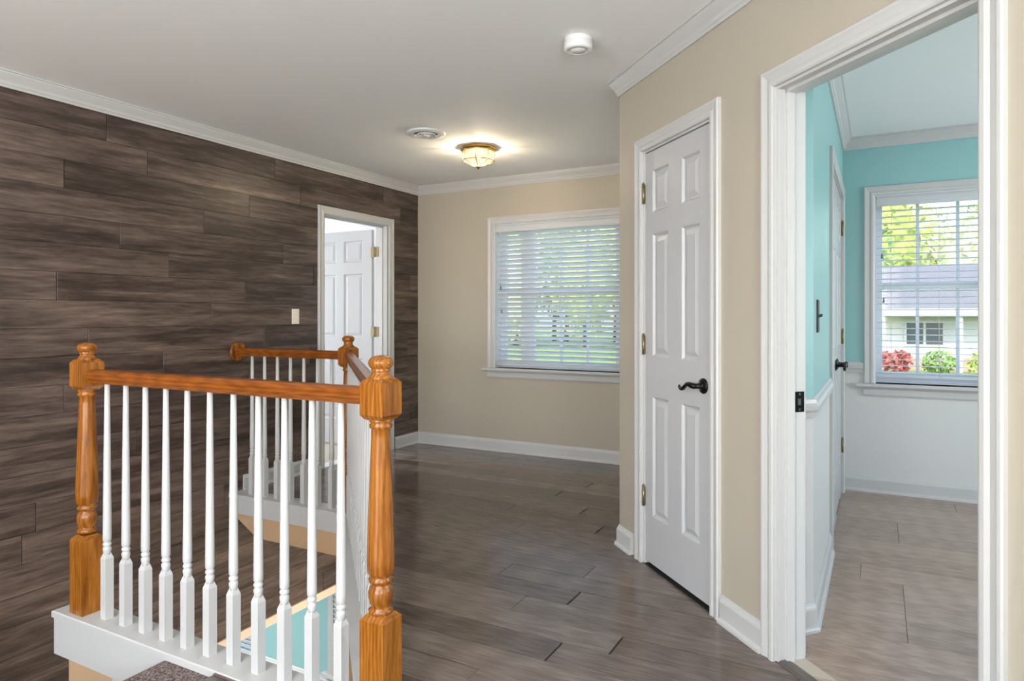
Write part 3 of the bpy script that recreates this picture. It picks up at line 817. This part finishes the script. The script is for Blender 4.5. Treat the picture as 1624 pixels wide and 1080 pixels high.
RAIL = [(-.018, .937), (.018, .937), (.019, .944), (.024, .950), (.0265, .957), (.024, .963), (.027, .972), (.026, .981), (.019, .988), (.007, .991), (-.007, .991), (-.019, .988), (-.026, .981), (-.027, .972), (-.024, .963), (-.0265, .957), (-.024, .950), (-.019, .944)]
def handrail(root, p, q, m):
    d = Vector((q[0]-p[0], q[1]-p[1], 0)).normalized(); nn = Vector((-d.y, d.x, 0))
    obj('handrail', MB().rings([[Vector((e[0], e[1], 0))+nn*b+Vector((0, 0, zz)) for b, zz in RAIL] for e in (p, q)]), m, root)
r1 = thing('stair_railing', 'oak and white railing with two turned newel posts at the stair head', 'railing', (NL[0], NL[1], 0))
newel(r1, *NL, dz=.012); newel(r1, *NN)
handrail(r1, (NL[0]+.040, NL[1]), (NN[0]-.040, NN[1]), 'oak_rail')
obj('base_cap', caps[0], 'trim_white', r1)
for k in range(11): baluster(r1, -2.707+.123*k, NL[1])
r2 = thing('stair_railing', 'slanted oak and white railing between two newel posts along the hall', 'railing', (-2.1, 2.37, 0))
handrail(r2, (NN[0]-.03, NN[1]+.03), (NF[0]+.03, NF[1]-.03), 'oak_rail_diagonal')
obj('base_cap', caps[1], 'trim_white', r2)
L = math.hypot(NF[0]-NN[0], NF[1]-NN[1]); nb = 17
for k in range(1, nb+1):
    t = k/(nb+1); baluster(r2, NN[0]+(NF[0]-NN[0])*t, NN[1]+(NF[1]-NN[1])*t, PI/4)
r3 = thing('stair_railing', 'oak and white railing ending in a round rosette on the plank wall', 'railing', (-3.3, NF[1], 0))
newel(r3, *NF)
handrail(r3, (XW+.026, NF[1]), (NF[0]-.040, NF[1]), 'oak_rail')
obj('base_cap', caps[2], 'trim_white', r3)
for k in range(7): baluster(r3, -3.739+.1195*k, NF[1])
ax = (Vector((0, 1, 0)), Vector((0, 0, 1)), Vector((1, 0, 0)))
obj('rosette', MB().lathe([(.064, .007), (.066, .012), (.066, .020), (.062, .026), (.054, .028)], (XW, NF[1], .963), 32, ax), 'oak_upright', r3)

# ------------------------------------------------------------------ ceiling fixtures
lx, ly = -2.585, 4.20
lamp = thing('ceiling_light', 'octagonal brass and glass flush ceiling light glowing warm', 'ceiling light', (lx, ly, H-.15))
def octa(r, zz, k=8): return [(lx+r*math.cos(PI/8+i*PI/4), ly+r*math.sin(PI/8+i*PI/4), zz) for i in range(k)]
obj('canopy', MB().rings([octa(.132, H), octa(.136, H-.006), octa(.134, H-.016), octa(.124, H-.024), octa(.124, H-.032), octa(.118, H-.034)]), 'brass', lamp)
rt, rb, zt, zb, zc = .118, .120, H-.034, H-.098, H-.142
T, Bq = octa(rt, zt), octa(rb, zb); Cn = octa(.016, zc)
for i in range(8):
    j = (i+1) % 8
    obj('glass_pane', MB().add([T[i], T[j], Bq[j], Bq[i]], [(0, 1, 2, 3)]), 'lamp_glass', lamp)
    obj('glass_pane', MB().add([Bq[i], Bq[j], Cn[j], Cn[i]], [(0, 1, 2, 3)]), 'lamp_glass', lamp)
    f = MB().tube([T[i], Bq[i]], .0028, 6).tube([Bq[i], Cn[i]], .0028, 6).tube([Bq[i], Bq[j]], .0028, 6)
    obj('came', f, 'brass', lamp)
obj('finial', MB().lathe([(.018, .006), (.020, 0), (.012, -.006), (.007, -.014), (.002, -.017)], (lx, ly, zc), 14), 'brass', lamp)
bulb = add_light('bulb', 'POINT', (lx, ly, H-.092), (0, 0, 0), 42, (1, .88, .70), .02)
bulb.parent = lamp; bulb.location = Vector((lx, ly, H-.092))-lamp.location

vx, vy = -2.687, 3.697
vent = thing('ceiling_vent', 'round white ceiling vent with concentric rings', 'vent', (vx, vy, H-.03))
obj('flange', MB().rings([[(vx+r*math.cos(2*PI*i/40), vy+r*math.sin(2*PI*i/40), H+zz) for i in range(40)] for r, zz in ((.130, 0), (.130, -.005), (.122, -.009), (.098, -.016), (.084, -.012), (.080, -.004))], cap=False, smooth=True), 'white_plastic', vent)
obj('throat', MB().lathe([(.081, -.002), (.081, -.0035)], (vx, vy, H), 32), 'grey_metal', vent)
for r in (.062, .040):
    obj('ring', MB().rings([[(vx+q*math.cos(2*PI*i/36), vy+q*math.sin(2*PI*i/36), H+zz) for i in range(36)] for q, zz in ((r-.012, -.004), (r+.006, -.020), (r+.008, -.019), (r-.010, -.003))], cap=False, smooth=True), 'white_plastic', vent)
obj('hub', MB().lathe([(.012, -.003), (.022, -.018), (.018, -.022), (.0, -.023)], (vx, vy, H), 20), 'white_plastic', vent)

sx, sy = -1.178, 2.76
sd = thing('smoke_detector', 'round white smoke detector on the ceiling near the slanted wall', 'smoke detector', (sx, sy, H-.055))
obj('body', MB().lathe([(.062, 0), (.063, -.012), (.060, -.014), (.060, -.018), (.063, -.022), (.063, -.048), (.059, -.054), (.042, -.056), (.040, -.052), (.034, -.052), (.032, -.057), (.0, -.058)], (sx, sy, H), 40), 'white_plastic', sd)
mb = None
for k in range(0):
    a = 2*PI*k/10; mb.box((sx+.0625*math.cos(a)-.004, sy+.0625*math.sin(a)-.004, H-.019), (sx+.0625*math.cos(a)+.004, sy+.0625*math.sin(a)+.004, H-.013))

# ------------------------------------------------------------------ switches
sw = thing('light_switch', 'ivory toggle light switch plate on the plank wall', 'light switch', FW.pt(3.683, .009, 1.205))
put = lambda u, v, w: FW.pt(u, w, v)
obj('plate', MB().prism(rect(3.648, 1.148, 3.718, 1.262), .0085, .0145, put, .003), 'ivory_plastic', sw)
obj('toggle', MB().rings([[FW.pt(3.683+u, b, 1.205+zz) for u, zz in ((-.005, -.012+k), (.005, -.012+k), (.005, .012+k), (-.005, .012+k))] for b, k in ((.014, 0), (.017, .001))]).rings([[FW.pt(3.683+u, b, 1.205+zz) for u, zz in ((-.0035, -.006+k), (.0035, -.006+k), (.0035, .004+k), (-.0035, .004+k))] for b, k in ((.016, 0), (.026, -.006))]), 'ivory_plastic', sw)
sb = thing('light_switch', 'black light switch plate on the teal side wall above the chair rail', 'light switch', FB.pt(3.0, .0, 1.205))
putb = lambda u, v, w: FB.pt(u, w, v)
obj('plate', MB().prism(rect(2.965, 1.138, 3.035, 1.272), .0, .007, putb, .003), 'black_metal', sb)
obj('toggle', MB().rings([[FB.pt(3.0+u, b, 1.205+zz) for u, zz in ((-.004, -.006+k), (.004, -.006+k), (.004, .006+k), (-.004, .006+k))] for b, k in ((.006, 0), (.020, .004))]), 'black_metal', sb)

# ------------------------------------------------------------------ outdoors beyond the window wall
mat('grass', srgb(120, 148, 70), .9, bump=.5, bscale=30, var=.25)
mat('road', srgb(150, 148, 146), .9, var=.08)
mat('roof_shingle', srgb(112, 110, 114), .85, bump=.4, bscale=20, var=.1)
mat('siding_white', srgb(190, 188, 188), .6)
mat('brick_red', srgb(178, 148, 134), .8, var=.15, bump=.3, bscale=30)
mat('window_dark', srgb(70, 76, 84), .2)
mat('bark', srgb(92, 76, 60), .9)
mat('leaf_light', srgb(176, 188, 92), .7, var=.35)
mat('leaf_mid', srgb(122, 150, 74), .7, var=.35)
mat('leaf_pale', srgb(206, 208, 160), .7, var=.3)
mat('shrub_red', srgb(150, 70, 62), .8, var=.2)
GZ = -1.05
struct('ground', MB().box((-70, YF+.3, GZ-.3), (70, 110, GZ)), 'grass', 'green lawn outside the windows', 'lawn', (0, 30, GZ))
hy = 33.0
hs = thing('neighbour_house', 'low white sided house with grey roof across the lawn', 'house', (2, hy, GZ))
hx0, hx1 = -9.5, 15.0
obj('wall', MB().box((hx0, hy, GZ), (hx1, hy+7, GZ+2.38)), 'siding_white', hs)
obj('brick_base', MB().box((hx0-.02, hy-.06, GZ), (hx1+.02, hy, GZ+.55)), 'brick_red', hs)
rf = MB().rings([[(x, hy-1.0, GZ+2.38), (x, hy-1.0, GZ+2.55), (x, hy+4, GZ+4.7), (x, hy+8, GZ+2.55), (x, hy+8, GZ+2.38)] for x in (hx0-.6, hx1+.6)])
obj('roof', rf, 'roof_shingle', hs)
obj('fascia', MB().box((hx0-.6, hy-1.06, GZ+2.26), (hx1+.6, hy-1.0, GZ+2.58)), 'siding_white', hs)
for k in range(8):
    x = hx0+1.3+k*3.05
    w = obj('window', MB().box((x, hy-.05, GZ+1.0), (x+1.5, hy, GZ+2.12)), 'siding_white', hs)
    for q in (0, 1): obj('pane', MB().box((x+.10+q*.70, hy-.07, GZ+1.1), (x+.70+q*.70, hy-.045, GZ+2.03)), 'window_dark', w)
for k in range(7):
    x = hx0+.2+k*4.05; obj('porch_post', MB().box((x, hy-.95, GZ), (x+.12, hy-.83, GZ+2.3)), 'siding_white', hs)
def leaves(mb, c, rx, rz, n, s):
    for _ in range(n):
        while True:
            p = Vector((random.uniform(-1, 1), random.uniform(-1, 1), random.uniform(-1, 1)))
            if .35 < p.length < 1: break
        q = Vector((c[0]+p.x*rx, c[1]+p.y*rx, c[2]+p.z*rz))
        a = Vector((random.gauss(0, 1), random.gauss(0, 1), random.gauss(0, 1))).normalized(); b = a.orthogonal().normalized()
        e = s*random.uniform(.6, 1.3)
        mb.add([q-a*e, q-b*e*.6, q+a*e, q+b*e*.6], [(0, 1, 2, 3)])
def crown(c, rx, rz, n, sz):
    mb = MB(); R_ = []
    for a in range(1, 8):
        ph = PI*a/8; R_.append([(c[0]+rx*.72*math.sin(ph)*math.cos(2*PI*k/12)*random.uniform(.85, 1.1), c[1]+rx*.72*math.sin(ph)*math.sin(2*PI*k/12)*random.uniform(.85, 1.1), c[2]-rz*.78*math.cos(ph)*random.uniform(.95, 1.05)) for k in range(12)])
    mb.rings(R_, True, False); leaves(mb, c, rx, rz, n, sz)
    return mb
kinds = [('yellow green', 'leaf_light'), ('mid green', 'leaf_mid'), ('pale blossoming', 'leaf_pale')]
for lo, hi, where, grp in ((-34, -13, 'beyond the open lawn', 'lawn'), (-5, 12, 'behind the neighbour house', 'house')):
    for rowi, (yy0, dz) in enumerate(((44.5, 0), (50.5, 2.0), (57, 4.0))):
        tx = lo-2+rowi*1.7; i = rowi
        while tx < hi:
            th = random.uniform(8.0, 9.4)+rowi*1.2; yy = yy0+random.uniform(-.3, .3); k = (i+rowi) % 3
            t = thing('tree', ['low', 'middling', 'tall'][rowi]+' '+kinds[k][0]+' tree '+where, 'tree', (tx, yy, GZ), group=kinds[k][0]+' trees '+where)
            obj('trunk', MB().tube([(tx, yy, GZ), (tx+.1, yy, GZ+th*.4), (tx, yy, GZ+th*.8)], [.22, .17, .06], 8), 'bark', t)
            obj('crown', crown((tx, yy, GZ+th*.52+dz*.5), 2.7, th*.46, 900, .26), kinds[k][1], t)
            tx += 5.9; i += 1
for x, lb, m_ in ((.6, 'red leaved shrub against the brick base of the house', 'shrub_red'), (2.1, 'round green shrub near the red shrub', 'leaf_mid'), (3.6, 'pale green shrub by the porch', 'leaf_light')):
    mb = MB(); leaves(mb, (x, hy-2.0, GZ+.45), .6, .5, 220, .13)
    s_ = thing('shrub', lb, 'shrub', (x, hy-2.0, GZ)); obj('foliage', mb, m_, s_)
    obj('stem', MB().tube([(x, hy-2.0, GZ), (x, hy-2.0, GZ+.5)], .03, 6), 'bark', s_)

# unseen fill lights added on the lower level and behind the camera, shaped as domes
mat('fill_dome_glass', srgb(250, 246, 238), .4, emit=(1, .95, .88, 1), estr=2.0)
def dome(x, y, zc_, energy, label, color=(1, .95, .88)):
    d = thing('ceiling_light', label, 'ceiling light', (x, y, zc_-.12))
    obj('rim', MB().lathe([(.17, 0), (.172, -.012), (.165, -.02), (.15, -.022)], (x, y, zc_), 32), 'white_plastic', d)
    obj('dome', MB().lathe([(.15, -.02), (.145, -.05), (.12, -.08), (.07, -.098), (0.005, -.104)], (x, y, zc_), 32), 'fill_dome_glass', d)
    l_ = add_light('bulb', 'AREA', (x, y, zc_-.13), (0, 0, 0), energy, color, .3); l_.data.shape = 'DISK'
    l_.parent = d; l_.location = Vector((x, y, zc_-.13))-d.location
dome(-5.2, 2.9, -.30, 48, 'added unseen dome fill light in the turquoise lower room', (.90, .95, 1))
dome(-1.6, 3.9, -.275, 140, 'added unseen dome fill light in the lower hall')
dome(-.9, -1.6, H, 45, 'added unseen dome fill light in the hall behind the stair head')
